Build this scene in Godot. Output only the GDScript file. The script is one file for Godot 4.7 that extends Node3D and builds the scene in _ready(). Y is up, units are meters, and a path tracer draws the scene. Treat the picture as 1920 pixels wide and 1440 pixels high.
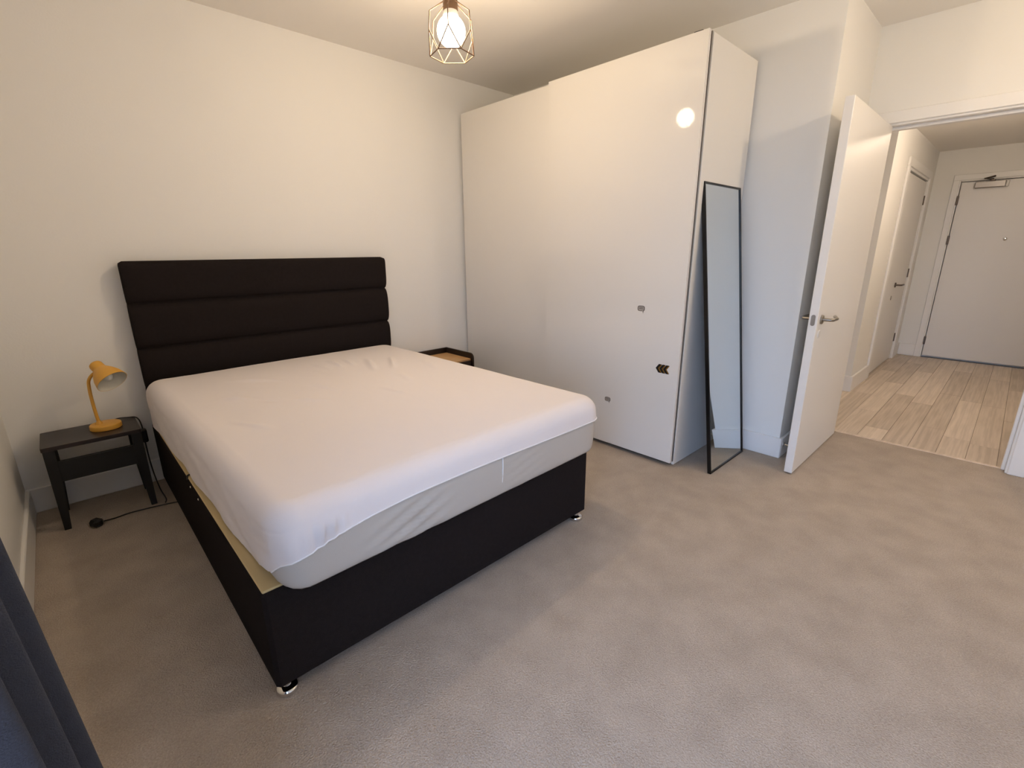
extends Node3D
# A bedroom with a divan bed, a sliding-door wardrobe and an open door to a hall.
# x runs along the headboard wall, y is up, z runs from the headboard wall towards the camera.

const H := 2.642        # bedroom ceiling
const HH := 2.40        # hall ceiling
const XA := 3.58        # wall beside the wardrobe
const ZR := 2.503       # short return wall behind the open door
const XD := 4.326       # wall with the doorway
const ZF := 4.70        # wall behind the camera
const DZ0 := 2.611      # doorway
const DZ1 := 3.552
const BB := 0.137       # baseboard height

var M := {}
var taken := {}

# ------------------------------------------------------------------ mesh collecting
class MB:
	var v := PackedVector3Array()
	var n := PackedVector3Array()

	func tri(a: Vector3, b: Vector3, c: Vector3, na: Vector3, nb: Vector3, nc: Vector3) -> void:
		# front faces run clockwise
		var g := (b - a).cross(c - a)
		if g.dot(na + nb + nc) > 0.0:
			v.append_array(PackedVector3Array([a, c, b]))
			n.append_array(PackedVector3Array([na, nc, nb]))
		else:
			v.append_array(PackedVector3Array([a, b, c]))
			n.append_array(PackedVector3Array([na, nb, nc]))

	func face(pts: Array, out: Vector3) -> void:
		var o := out.normalized()
		for i in range(1, pts.size() - 1):
			tri(pts[0], pts[i], pts[i + 1], o, o, o)

	func box(lo: Vector3, hi: Vector3, b := 0.0, xf := Transform3D.IDENTITY) -> void:
		var c := (lo + hi) * 0.5
		var h := (hi - lo).abs() * 0.5
		b = minf(b, minf(h.x, minf(h.y, h.z)) * 0.98)
		var B := xf.basis.orthonormalized()
		for ax in 3:
			var a1 := (ax + 1) % 3
			var a2 := (ax + 2) % 3
			for s in [-1.0, 1.0]:
				var q := []
				for k in [[-1, -1], [1, -1], [1, 1], [-1, 1]]:
					var p := Vector3.ZERO
					p[ax] = s * h[ax]
					p[a1] = k[0] * (h[a1] - b)
					p[a2] = k[1] * (h[a2] - b)
					q.append(xf * (c + p))
				var nn := Vector3.ZERO
				nn[ax] = s
				face(q, B * nn)
			if b > 0.0:
				for s1 in [-1.0, 1.0]:
					for s2 in [-1.0, 1.0]:
						var p0 := Vector3.ZERO
						p0[a1] = s1 * h[a1]
						p0[a2] = s2 * (h[a2] - b)
						var p1 := Vector3.ZERO
						p1[a1] = s1 * (h[a1] - b)
						p1[a2] = s2 * h[a2]
						var d := Vector3.ZERO
						d[ax] = h[ax] - b
						var nn := Vector3.ZERO
						nn[a1] = s1
						nn[a2] = s2
						face([xf * (c + p0 - d), xf * (c + p0 + d), xf * (c + p1 + d), xf * (c + p1 - d)], B * nn)
		if b > 0.0:
			for sx in [-1.0, 1.0]:
				for sy in [-1.0, 1.0]:
					for sz in [-1.0, 1.0]:
						var s := Vector3(sx, sy, sz)
						var i := h - Vector3(b, b, b)
						face([xf * (c + s * Vector3(h.x, i.y, i.z)), xf * (c + s * Vector3(i.x, h.y, i.z)), xf * (c + s * Vector3(i.x, i.y, h.z))], B * s)

	# a grid of points with smooth normals; rows[i][j]
	func surf(rows: Array, closed := false, towards := Vector3.ZERO, inside = null) -> void:
		var R := rows.size()
		var C: int = rows[0].size()
		var nn := []
		for i in R:
			var r := PackedVector3Array()
			r.resize(C)
			nn.append(r)
		var last := C if closed else C - 1
		for i in R - 1:
			for j in last:
				var k := (j + 1) % C
				var a: Vector3 = rows[i][j]
				var b: Vector3 = rows[i][k]
				var c: Vector3 = rows[i + 1][k]
				var d: Vector3 = rows[i + 1][j]
				var g := (c - a).cross(d - b)
				nn[i][j] += g
				nn[i][k] += g
				nn[i + 1][k] += g
				nn[i + 1][j] += g
		var flip := 0.0
		for i in R:
			for j in C:
				var g2: Vector3 = nn[i][j]
				if inside != null:
					flip += g2.dot(rows[i][j] - inside)
				else:
					flip += g2.dot(towards)
		var s := -1.0 if flip < 0.0 else 1.0
		for i in R:
			for j in C:
				nn[i][j] = (nn[i][j] * s).normalized()
		for i in R - 1:
			for j in last:
				var k := (j + 1) % C
				tri2(rows[i][j], rows[i][k], rows[i + 1][k], nn[i][j], nn[i][k], nn[i + 1][k])
				tri2(rows[i][j], rows[i + 1][k], rows[i + 1][j], nn[i][j], nn[i + 1][k], nn[i + 1][j])

	func tri2(a: Vector3, b: Vector3, c: Vector3, na: Vector3, nb: Vector3, nc: Vector3) -> void:
		if (b - a).cross(c - a).length_squared() > 1e-18:
			tri(a, b, c, na, nb, nc)

	func tube(pts: Array, rad, sides := 10, caps := true) -> void:
		var rows := []
		var up := Vector3.UP
		var N := pts.size()
		var u := Vector3.ZERO
		for i in N:
			var t: Vector3 = (pts[mini(i + 1, N - 1)] - pts[maxi(i - 1, 0)]).normalized()
			if i == 0:
				if absf(t.dot(up)) > 0.9:
					up = Vector3.RIGHT
				u = t.cross(up).normalized()
			else:
				u = (u - t * u.dot(t)).normalized()
			var w := t.cross(u)
			var r: float = rad[i] if rad is Array else rad
			var row := PackedVector3Array()
			for k in sides:
				var a := TAU * k / sides
				row.append(pts[i] + (u * cos(a) + w * sin(a)) * r)
			rows.append(row)
		for i in N - 1:
			for k in sides:
				var k2 := (k + 1) % sides
				var a0: Vector3 = rows[i][k]
				var a1: Vector3 = rows[i][k2]
				var b0: Vector3 = rows[i + 1][k]
				var b1: Vector3 = rows[i + 1][k2]
				var na: Vector3 = (a0 - pts[i]).normalized()
				var nb: Vector3 = (a1 - pts[i]).normalized()
				var nc: Vector3 = (b1 - pts[i + 1]).normalized()
				var nd: Vector3 = (b0 - pts[i + 1]).normalized()
				tri2(a0, a1, b1, na, nb, nc)
				tri2(a0, b1, b0, na, nc, nd)
		if caps:
			for e in [0, N - 1]:
				var out: Vector3 = (pts[0] - pts[1]) if e == 0 else (pts[N - 1] - pts[N - 2])
				face(Array(rows[e]), out)

	# profile of (radius, height) turned about the y axis of xf; runs so that the left hand of its direction is inside
	func lathe(prof: Array, seg := 24, xf := Transform3D.IDENTITY, hard := false) -> void:
		var B := xf.basis.orthonormalized()
		for i in prof.size() - 1:
			var p: Vector2 = prof[i]
			var q: Vector2 = prof[i + 1]
			var d0 := (q - p).normalized()
			var dp := d0
			var dq := d0
			if not hard:
				if i > 0:
					dp = (q - prof[i - 1]).normalized() if (p - prof[i - 1]).normalized().dot(d0) > 0.5 else d0
				if i < prof.size() - 2:
					dq = (prof[i + 2] - p).normalized() if (prof[i + 2] - q).normalized().dot(d0) > 0.5 else d0
			for k in seg:
				var a := TAU * k / seg
				var b := TAU * (k + 1) / seg
				var ca := Vector3(cos(a), 0, sin(a))
				var cb := Vector3(cos(b), 0, sin(b))
				var P := Vector3(0, p.y, 0)
				var Q := Vector3(0, q.y, 0)
				var n1 := B * (ca * dp.y - Vector3(0, dp.x, 0))
				var n2 := B * (cb * dp.y - Vector3(0, dp.x, 0))
				var n3 := B * (cb * dq.y - Vector3(0, dq.x, 0))
				var n4 := B * (ca * dq.y - Vector3(0, dq.x, 0))
				tri2(xf * (P + ca * p.x), xf * (P + cb * p.x), xf * (Q + cb * q.x), n1, n2, n3)
				tri2(xf * (P + ca * p.x), xf * (Q + cb * q.x), xf * (Q + ca * q.x), n1, n3, n4)

	# polygon in the xy plane of xf, from z0 to z1
	func prism(poly: PackedVector2Array, z0: float, z1: float, xf := Transform3D.IDENTITY) -> void:
		var B := xf.basis.orthonormalized()
		var t := Geometry2D.triangulate_polygon(poly)
		for i in range(0, t.size(), 3):
			for e in [[z0, -1.0], [z1, 1.0]]:
				var q := []
				for k in 3:
					q.append(xf * Vector3(poly[t[i + k]].x, poly[t[i + k]].y, e[0]))
				face(q, B * Vector3(0, 0, e[1]))
		var s := 1.0 if Geometry2D.is_polygon_clockwise(poly) else -1.0
		for i in poly.size():
			var p := poly[i]
			var q2 := poly[(i + 1) % poly.size()]
			var d := (q2 - p).normalized()
			face([xf * Vector3(p.x, p.y, z0), xf * Vector3(q2.x, q2.y, z0), xf * Vector3(q2.x, q2.y, z1), xf * Vector3(p.x, p.y, z1)], B * Vector3(-d.y, d.x, 0) * s)

	func mesh(mat: Material) -> ArrayMesh:
		var a := []
		a.resize(Mesh.ARRAY_MAX)
		a[Mesh.ARRAY_VERTEX] = v
		a[Mesh.ARRAY_NORMAL] = n
		var m := ArrayMesh.new()
		m.add_surface_from_arrays(Mesh.PRIMITIVE_TRIANGLES, a)
		m.surface_set_material(0, mat)
		return m


func numbered(called: String) -> String:
	taken[called] = taken.get(called, -1) + 1
	return called if taken[called] == 0 else "%s_%03d" % [called, taken[called]]


func put(called: String, b: MB, mat: Material, parent: Node = self) -> MeshInstance3D:
	var o := MeshInstance3D.new()
	o.name = called if parent != self else numbered(called)
	o.mesh = b.mesh(mat)
	o.cast_shadow = GeometryInstance3D.SHADOW_CASTING_SETTING_ON
	parent.add_child(o, true)
	return o


func thing(called: String, label: String, category: String, at := Vector3.ZERO, turn := 0.0, group := "") -> Node3D:
	var o := Node3D.new()
	o.name = numbered(called)
	add_child(o)
	o.position = at
	o.rotation.y = turn
	return tag(o, label, category, group)


func tag(o: Node3D, label: String, category: String, group := "") -> Node3D:
	o.set_meta("label", label)
	o.set_meta("category", category)
	if group:
		o.set_meta("group", group)
	return o


func setting(o: Node3D, label: String, category: String) -> Node3D:
	o.set_meta("kind", "structure")
	return tag(o, label, category)


func frame(called: String, label: String, category: String) -> Node3D:
	var o := Node3D.new()
	o.name = called
	add_child(o)
	return setting(o, label, category)


func bx(lo: Vector3, hi: Vector3, b := 0.0) -> MB:
	var m := MB.new()
	m.box(lo, hi, b)
	return m


# ------------------------------------------------------------------ materials
func mat(c: Color, rough := 0.6, metal := 0.0) -> StandardMaterial3D:
	var m := StandardMaterial3D.new()
	m.albedo_color = c
	m.roughness = rough
	m.metallic = metal
	return m


func noise(freq: float, oct := 4, sd := 1) -> FastNoiseLite:
	var f := FastNoiseLite.new()
	f.seed = sd
	f.noise_type = FastNoiseLite.TYPE_SIMPLEX_SMOOTH
	f.frequency = freq
	f.fractal_octaves = oct
	return f


func noise_map(freq: float, size := 512, oct := 4, sd := 1) -> Image:
	return noise(freq, oct, sd).get_seamless_image(size, size)


func normal_tex(freq: float, strength: float, size := 512, oct := 3, sd := 5) -> ImageTexture:
	var im := noise_map(freq, size, oct, sd)
	im.convert(Image.FORMAT_RGBA8)
	im.bump_map_to_normal_map(strength)
	return ImageTexture.create_from_image(im)


func triplanar(m: StandardMaterial3D, scale: Vector3, world := true) -> void:
	m.uv1_triplanar = true
	m.uv1_world_triplanar = world
	m.uv1_scale = scale


# two colours laid out by coarse patches, fine grain and a stretched fibre direction
func patches(lo: Color, hi: Color, size: int, coarse: float, fine: float, w_coarse: float, sd := 3) -> ImageTexture:
	var a := noise_map(coarse, size, 4, sd)
	var b := noise_map(fine, size, 2, sd + 1)
	var im := Image.create(size, size, false, Image.FORMAT_RGB8)
	for y in size:
		for x in size:
			var t := clampf((a.get_pixel(x, y).r - 0.5) * w_coarse + (b.get_pixel(x, y).r - 0.5) * (1.0 - w_coarse) * 1.6 + 0.5, 0.0, 1.0)
			im.set_pixel(x, y, lo.lerp(hi, t))
	return ImageTexture.create_from_image(im)


func make_materials() -> void:
	var paint := mat(Color(0.93, 0.925, 0.91), 0.75)
	paint.normal_enabled = true
	paint.normal_texture = normal_tex(0.09, 1.2)
	paint.normal_scale = 0.12
	triplanar(paint, Vector3.ONE * 1.6)
	M.paint = paint
	M.ceiling = mat(Color(0.95, 0.935, 0.91), 0.9)
	M.trim = mat(Color(0.935, 0.93, 0.92), 0.35)
	M.door = mat(Color(0.92, 0.91, 0.895), 0.38)
	M.joint = mat(Color(0.42, 0.36, 0.30), 0.9)
	var carpet := mat(Color.WHITE, 0.97)
	carpet.albedo_texture = patches(Color(0.605, 0.555, 0.505), Color(0.755, 0.705, 0.65), 1024, 0.011, 0.4, 0.40, 11)
	carpet.normal_enabled = true
	carpet.normal_texture = normal_tex(0.42, 4.0, 1024, 2, 9)
	carpet.normal_scale = 0.5
	triplanar(carpet, Vector3.ONE * 0.42)
	M.carpet = carpet
	for k in 5:
		var tone: float = [0.0, 0.03, -0.028, 0.045, -0.045][k]
		var w := mat(Color.WHITE, 0.42)
		w.albedo_texture = wood_grain(Color(0.78 + tone, 0.72 + tone, 0.655 + tone), Color(0.87 + tone, 0.81 + tone, 0.745 + tone), 40 + k)
		triplanar(w, Vector3(0.55, 1.0, 3.1))
		M["plank%d" % k] = w
	var fab := mat(Color.WHITE, 0.95)
	fab.albedo_texture = patches(Color(0.130, 0.113, 0.111), Color(0.180, 0.160, 0.157), 512, 0.03, 0.3, 0.3, 21)
	fab.metallic_specular = 0.12
	fab.normal_enabled = true
	fab.normal_texture = normal_tex(0.3, 5.0, 512, 2, 23)
	fab.normal_scale = 0.5
	triplanar(fab, Vector3.ONE * 2.4)
	M.charcoal = fab
	M.board = mat(Color(0.80, 0.71, 0.52), 0.85)
	var sheet := mat(Color(0.91, 0.885, 0.885), 0.92)
	sheet.normal_enabled = true
	sheet.normal_texture = normal_tex(0.3, 2.0, 512, 2, 31)
	sheet.normal_scale = 0.25
	triplanar(sheet, Vector3.ONE * 3.0)
	M.sheet = sheet
	var under := sheet.duplicate() as StandardMaterial3D
	under.albedo_color = Color(0.745, 0.72, 0.69)
	M.protector = under
	M.piping = mat(Color(0.94, 0.93, 0.93), 0.8)
	var gloss := mat(Color(0.905, 0.89, 0.865), 0.035)
	M.gloss = gloss
	M.carcass = mat(Color(0.92, 0.91, 0.89), 0.5)
	M.alu = mat(Color(0.62, 0.60, 0.58), 0.35, 0.7)
	M.steel = mat(Color(0.60, 0.58, 0.55), 0.28, 1.0)
	M.dull_steel = mat(Color(0.40, 0.36, 0.33), 0.42, 0.9)
	M.chrome = mat(Color(0.88, 0.88, 0.88), 0.08, 1.0)
	M.black = mat(Color(0.04, 0.038, 0.04), 0.4)
	M.black_metal = mat(Color(0.045, 0.04, 0.04), 0.35, 0.3)
	M.mirror = mat(Color(0.90, 0.92, 0.925), 0.0, 1.0)
	var ebony := mat(Color.WHITE, 0.38)
	ebony.albedo_texture = wood_grain(Color(0.10, 0.07, 0.07), Color(0.21, 0.16, 0.15), 61)
	triplanar(ebony, Vector3(1.4, 4.0, 6.0))
	M.ebony = ebony
	M.ebony_dark = mat(Color(0.052, 0.050, 0.052), 0.6)
	var walnut := mat(Color(0.115, 0.07, 0.05), 0.45)
	M.walnut = walnut
	var oak := mat(Color.WHITE, 0.5)
	oak.albedo_texture = wood_grain(Color(0.72, 0.55, 0.36), Color(0.84, 0.68, 0.47), 71)
	triplanar(oak, Vector3(1.5, 2.0, 6.0))
	M.oak = oak
	M.yellow = mat(Color(0.87, 0.655, 0.27), 0.42)
	M.lamp_white = mat(Color(0.86, 0.84, 0.78), 0.5)
	M.bulb_off = mat(Color(0.90, 0.90, 0.88), 0.3)
	M.bronze = mat(Color(0.42, 0.32, 0.24), 0.5, 0.3)
	M.cage = mat(Color(0.50, 0.40, 0.32), 0.45, 0.5)
	M.black_plastic = mat(Color(0.03, 0.03, 0.032), 0.4)
	M.white_plastic = mat(Color(0.88, 0.87, 0.85), 0.4)
	M.gold = mat(Color(0.60, 0.44, 0.16), 0.3, 0.6)
	M.ink = mat(Color(0.33, 0.30, 0.28), 0.5)
	M.sticker_grey = mat(Color(0.66, 0.63, 0.60), 0.5)
	var cur := mat(Color.WHITE, 0.9)
	cur.albedo_texture = patches(Color(0.175, 0.19, 0.235), Color(0.255, 0.275, 0.33), 512, 0.02, 0.35, 0.25, 81)
	cur.normal_enabled = true
	cur.normal_texture = normal_tex(0.33, 5.0, 512, 2, 83)
	cur.normal_scale = 0.5
	triplanar(cur, Vector3.ONE * 3.0)
	M.curtain = cur
	var pane := mat(Color(0.95, 0.97, 0.98, 0.06), 0.0)
	pane.transparency = BaseMaterial3D.TRANSPARENCY_ALPHA
	M.pane = pane
	M.upvc = mat(Color(0.22, 0.23, 0.25), 0.4)
	var glow := mat(Color(1.0, 0.95, 0.86), 0.4)
	glow.emission_enabled = true
	glow.emission = Color(1.0, 0.93, 0.80)
	glow.emission_energy_multiplier = 22.0
	M.glow = glow
	var led := mat(Color(1.0, 0.95, 0.86), 0.4)
	led.emission_enabled = true
	led.emission = Color(1.0, 0.88, 0.70)
	led.emission_energy_multiplier = 4.0
	M.led = led


func wood_grain(lo: Color, hi: Color, sd: int) -> ImageTexture:
	var a := noise(0.02, 4, sd)
	var b := noise(0.012, 3, sd + 3)
	var w := 512
	var h := 256
	var im := Image.create(w, h, false, Image.FORMAT_RGB8)
	for y in h:
		for x in w:
			# stretched along x, folded so that the edges meet
			var fx := absf(x - w * 0.5) * 0.55
			var fy := absf(y - h * 0.5) * 3.0
			var t := a.get_noise_2d(fx * 0.35, fy) * 0.75 + b.get_noise_2d(fx, fy * 0.8) * 0.55 + 0.5
			im.set_pixel(x, y, lo.lerp(hi, clampf(t, 0.0, 1.0)))
	return ImageTexture.create_from_image(im)


# ------------------------------------------------------------------ build
func _ready() -> void:
	# camera
	var cam := Camera3D.new()
	cam.name = "camera"
	var yaw := 0.7587
	var pitch := -0.2767
	var roll := -0.0064
	var f := Vector3(sin(yaw) * cos(pitch), sin(pitch), -cos(yaw) * cos(pitch))
	var r := f.cross(Vector3.UP).normalized()
	var u := r.cross(f)
	var r2 := r * cos(roll) + u * sin(roll)
	var u2 := -r * sin(roll) + u * cos(roll)
	cam.transform = Transform3D(Basis(r2, u2, -f), Vector3(0.3119, 1.3392, 3.3986))
	cam.fov = rad_to_deg(2.0 * atan(720.0 / 889.84))
	cam.near = 0.05
	cam.far = 60.0
	add_child(cam)
	cam.current = true
	# sky: late daylight, overcast; it comes in through the window only
	var env := Environment.new()
	var sm := ProceduralSkyMaterial.new()
	sm.sky_top_color = Color(0.575, 0.685, 0.855)
	sm.sky_horizon_color = Color(0.675, 0.76, 0.895)
	sm.ground_horizon_color = Color(0.54, 0.55, 0.56)
	sm.ground_bottom_color = Color(0.48, 0.48, 0.48)
	sm.sky_energy_multiplier = 1.0
	sm.ground_energy_multiplier = 1.0
	var sky := Sky.new()
	sky.sky_material = sm
	env.background_mode = Environment.BG_SKY
	env.sky = sky
	env.background_energy_multiplier = 12.3
	env.tonemap_mode = Environment.TONE_MAPPER_LINEAR
	env.tonemap_exposure = 0.87
	env.sdfgi_enabled = true
	env.ssao_enabled = true
	env.ssil_enabled = true
	var we := WorldEnvironment.new()
	we.name = "environment"
	we.environment = env
	add_child(we)

	make_materials()
	build_shell()
	build_hall()
	build_window()
	build_doors()
	build_wardrobe()
	build_bed()
	build_mirror()
	build_tables()
	build_desk_lamp()
	pendant("lit pendant bulb in a wire cage hanging over the bed", Vector3(1.834, 0, 1.41), 0.60)
	pendant("caged pendant bulb hanging in front of the doorway to the hall", Vector3(3.12, 0, 3.68), 0.56)
	build_curtain()
	build_small()


# ------------------------------------------------------------------ shell
func wall(called: String, b: MB, label: String, m: Material = null) -> MeshInstance3D:
	var o := put(called, b, M.paint if m == null else m)
	setting(o, label, "wall")
	return o


func skirting(called: String, pieces: Array, label: String) -> void:
	# each piece: lo, hi of a board; the top front edge is chamfered
	var b := MB.new()
	for p in pieces:
		b.box(p[0], p[1], 0.004)
	setting(put(called, b, M.trim), label, "baseboard")


func build_shell() -> void:
	setting(put("floor", bx(Vector3(-0.12, -0.1, -0.12), Vector3(4.40, 0.0, ZF + 0.12)), M.carpet), "grey beige carpet across the bedroom floor", "floor")
	setting(put("ceiling", bx(Vector3(-0.12, H, -0.12), Vector3(XD + 0.12, H + 0.12, ZF + 0.12)), M.ceiling), "plain white bedroom ceiling", "ceiling")
	wall("wall_back", bx(Vector3(-0.12, 0, -0.12), Vector3(XA, H, 0.0)), "cream painted wall behind the headboard")
	wall("wall_front", bx(Vector3(-0.12, 0, ZF), Vector3(XD + 0.12, H, ZF + 0.12)), "painted wall behind the camera")
	var l := MB.new()
	l.box(Vector3(-0.12, 0, 0.0), Vector3(0, H, 2.62))
	l.box(Vector3(-0.12, 2.46, 2.62), Vector3(0, H, 4.35))
	l.box(Vector3(-0.12, 0, 2.62), Vector3(0, 0.06, 4.35))
	l.box(Vector3(-0.12, 0, 4.35), Vector3(0, H, ZF))
	wall("wall_left", l, "painted wall beside the small dark bedside table, with a window towards the camera")
	wall("wall_right", bx(Vector3(XA, 0, -0.12), Vector3(XA + 0.12, H, ZR)), "white wall beside the wardrobe, behind the leaning mirror")
	wall("wall_return", bx(Vector3(XA + 0.12, 0, ZR - 0.12), Vector3(XD + 0.12, H, ZR)), "short white return wall behind the open door")
	var d := MB.new()
	d.box(Vector3(XD, 0, ZR), Vector3(XD + 0.12, H, DZ0 - 0.03))
	d.box(Vector3(XD, 2.085, DZ0 - 0.03), Vector3(XD + 0.12, H, DZ1 + 0.03))
	d.box(Vector3(XD, 0, DZ1 + 0.03), Vector3(XD + 0.12, H, ZF))
	wall("wall_doorway", d, "white wall with the doorway to the hall")
	var t := 0.018
	skirting("baseboard_back", [[Vector3(0, 0, 0), Vector3(XA, BB, t)]], "white baseboard under the headboard wall")
	skirting("baseboard_left", [[Vector3(0, 0, t), Vector3(t, BB, 2.62)]], "white baseboard along the left wall")
	skirting("baseboard_right", [[Vector3(XA - t, 0, t), Vector3(XA, BB, ZR + t)]], "white baseboard beside the leaning mirror")
	skirting("baseboard_return", [[Vector3(XA, 0, ZR), Vector3(XD, BB, ZR + t)]], "white baseboard behind the open door")
	skirting("baseboard_doorway", [[Vector3(XD - t, 0, DZ1 + 0.10), Vector3(XD, BB, ZF)]], "white baseboard right of the doorway")
	# door lining and architrave
	var o := frame("trim_1", "white door lining and architrave round the bedroom doorway", "door frame")
	var hx := XD + 0.12
	put("head_lining", bx(Vector3(XD - 0.004, 2.068, DZ0 - 0.03), Vector3(hx + 0.004, 2.10, DZ1 + 0.03), 0.003), M.trim, o)
	put("head_stop", bx(Vector3(XD + 0.048, 2.050, DZ0 - 0.0), Vector3(XD + 0.095, 2.070, DZ1), 0.003), M.trim, o)
	put("side_lining", bx(Vector3(XD - 0.004, 0, DZ1), Vector3(hx + 0.004, 2.07, DZ1 + 0.03), 0.003), M.trim, o)
	put("side_lining", bx(Vector3(XD - 0.004, 0, DZ0 - 0.03), Vector3(hx + 0.004, 2.07, DZ0), 0.003), M.trim, o)
	put("side_stop", bx(Vector3(XD + 0.048, 0, DZ1 - 0.018), Vector3(XD + 0.095, 2.05, DZ1 + 0.001), 0.003), M.trim, o)
	put("side_stop", bx(Vector3(XD + 0.048, 0, DZ0 - 0.001), Vector3(XD + 0.095, 2.05, DZ0 + 0.018), 0.003), M.trim, o)
	put("architrave", bx(Vector3(XD - 0.018, 2.080, DZ0 - 0.085), Vector3(XD, 2.150, DZ1 + 0.085), 0.004), M.trim, o)
	put("architrave", bx(Vector3(XD - 0.018, 0, DZ1 + 0.010), Vector3(XD, 2.080, DZ1 + 0.085), 0.004), M.trim, o)
	put("architrave", bx(Vector3(XD - 0.018, 0, DZ0 - 0.085), Vector3(XD, 2.080, DZ0 - 0.010), 0.004), M.trim, o)
	put("strike_plate", bx(Vector3(XD + 0.012, 0.90, DZ1 - 0.001), Vector3(XD + 0.035, 1.00, DZ1 + 0.001), 0.0), M.steel, o)
	setting(put("trim_2", bx(Vector3(4.385, -0.004, DZ0), Vector3(4.412, 0.004, DZ1), 0.002), M.plank1), "thin threshold strip between carpet and wood floor", "threshold strip")


# ------------------------------------------------------------------ hall
func build_hall() -> void:
	var x0 := 4.40
	var x1 := 8.10
	var z0 := 1.0
	var z1 := 3.80
	var fl := frame("floor_hall", "pale wood plank floor of the hall", "floor")
	put("subfloor", bx(Vector3(x0, -0.1, z0 - 0.12), Vector3(x1 + 0.12, -0.006, z1 + 0.12)), M.joint, fl)
	var rng := RandomNumberGenerator.new()
	rng.seed = 5
	var wide := 0.148
	var long := 1.22
	var rows := int(ceil((z1 - z0) / wide))
	for i in rows:
		var za := z0 + i * wide
		var zb := minf(za + wide, z1)
		var x := x0 - rng.randf() * long
		while x < x1:
			var xa := maxf(x, x0)
			var xb := minf(x + long, x1)
			if xb - xa > 0.03:
				var top := rng.randf_range(-0.0006, 0.0)
				put("plank", bx(Vector3(xa + 0.0008, -0.006, za + 0.0008), Vector3(xb - 0.0008, top, zb - 0.0008), 0.0014), M["plank%d" % rng.randi_range(0, 4)], fl)
			x += long
	setting(put("ceiling_hall", bx(Vector3(XD + 0.12, HH, z0 - 0.12), Vector3(x1 + 0.12, HH + 0.12, z1 + 0.12)), M.ceiling), "low white ceiling of the hall", "ceiling")
	var zl := 2.45
	var w := MB.new()
	w.box(Vector3(5.68, 0, z0), Vector3(5.80, HH, zl))
	w.box(Vector3(5.80, 0, zl - 0.12), Vector3(6.40, HH, zl))
	w.box(Vector3(6.40, 2.10, zl - 0.12), Vector3(7.76, HH, zl))
	w.box(Vector3(7.76, 0, zl - 0.12), Vector3(x1, HH, zl))
	wall("wall_hall_left", w, "white hall wall with a side door, left of the front door")
	var e := MB.new()
	e.box(Vector3(x1, 0, z0), Vector3(x1 + 0.12, HH, 2.66))
	e.box(Vector3(x1, 2.09, 2.66), Vector3(x1 + 0.12, HH, 3.66))
	e.box(Vector3(x1, 0, 3.66), Vector3(x1 + 0.12, HH, z1))
	wall("wall_hall_end", e, "white end wall of the hall round the front door")
	wall("wall_hall_right", bx(Vector3(XD + 0.12, 0, z1), Vector3(x1 + 0.12, HH, z1 + 0.12)), "white right-hand wall of the hall")
	wall("wall_hall_side", bx(Vector3(XD + 0.12, 0, z0 - 0.12), Vector3(x1 + 0.12, HH, z0)), "white far wall of the side passage")
	wall("wall_hall_near", bx(Vector3(XD, 0, z0 - 0.12), Vector3(XD + 0.12, HH + 0.12, ZR - 0.12)), "white wall on the near side of the side passage")
	wall("wall_hall_back", bx(Vector3(6.3, 0, 2.2), Vector3(7.9, HH, 2.29)), "wall closing the space behind the side door")
	var t := 0.018
	skirting("baseboard_hall_left", [[Vector3(5.68 - t, 0, z0), Vector3(5.68, 0.15, zl + t)], [Vector3(5.68, 0, zl), Vector3(6.335, 0.15, zl + t)], [Vector3(7.80, 0, zl), Vector3(x1, 0.15, zl + t)]], "white baseboard wrapping the hall corner")
	skirting("baseboard_hall_end", [[Vector3(x1 - t, 0, zl + t), Vector3(x1, 0.15, 2.632)]], "white baseboard left of the front door")
	skirting("baseboard_hall_right", [[Vector3(XD + 0.12, 0, z1 - t), Vector3(x1, 0.15, z1)]], "white baseboard along the right of the hall")
	# recessed ceiling light of the hall, out of the frame
	var at := Vector3(5.55, HH, 3.36)
	var o := thing("ceiling_light", "round recessed ceiling light of the hall", "ceiling light", at)
	var rim := MB.new()
	rim.lathe([Vector2(0.062, 0.0), Vector2(0.095, -0.004), Vector2(0.098, -0.010), Vector2(0.066, -0.014), Vector2(0.062, 0.0)], 32)
	put("rim", rim, M.white_plastic, o)
	var disc := MB.new()
	disc.lathe([Vector2(0.0, -0.008), Vector2(0.066, -0.008)], 32)
	put("diffuser", disc, M.led, o)
	var s := OmniLight3D.new()
	s.name = "hall_light"
	s.light_color = Color(1.0, 0.905, 0.80)
	s.light_energy = 0.72
	s.light_size = 0.05
	s.omni_range = 12.0
	s.omni_attenuation = 2.0
	s.shadow_enabled = true
	s.position = Vector3(0, -0.09, 0)
	o.add_child(s)


# ------------------------------------------------------------------ window behind the curtain, left of the camera
func build_window() -> void:
	var o := frame("window_1", "tall dark-framed window in the left wall beside the camera", "window")
	var x0 := -0.10
	var x1 := -0.04
	for z in [2.62, 3.455, 4.29]:
		put("frame_upright", bx(Vector3(x0, 0.06, z), Vector3(x1, 2.46, z + 0.06), 0.004), M.upvc, o)
	for y in [0.06, 2.40]:
		put("frame_rail", bx(Vector3(x0, y, 2.62), Vector3(x1, y + 0.06, 4.35), 0.004), M.upvc, o)
	for z in [2.68, 3.515]:
		put("pane", bx(Vector3(-0.074, 0.12, z), Vector3(-0.068, 2.40, z + 0.775)), M.pane, o)
	put("sill", bx(Vector3(-0.05, 0.05, 2.62), Vector3(0.012, 0.066, 4.35), 0.004), M.trim, o)


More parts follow.
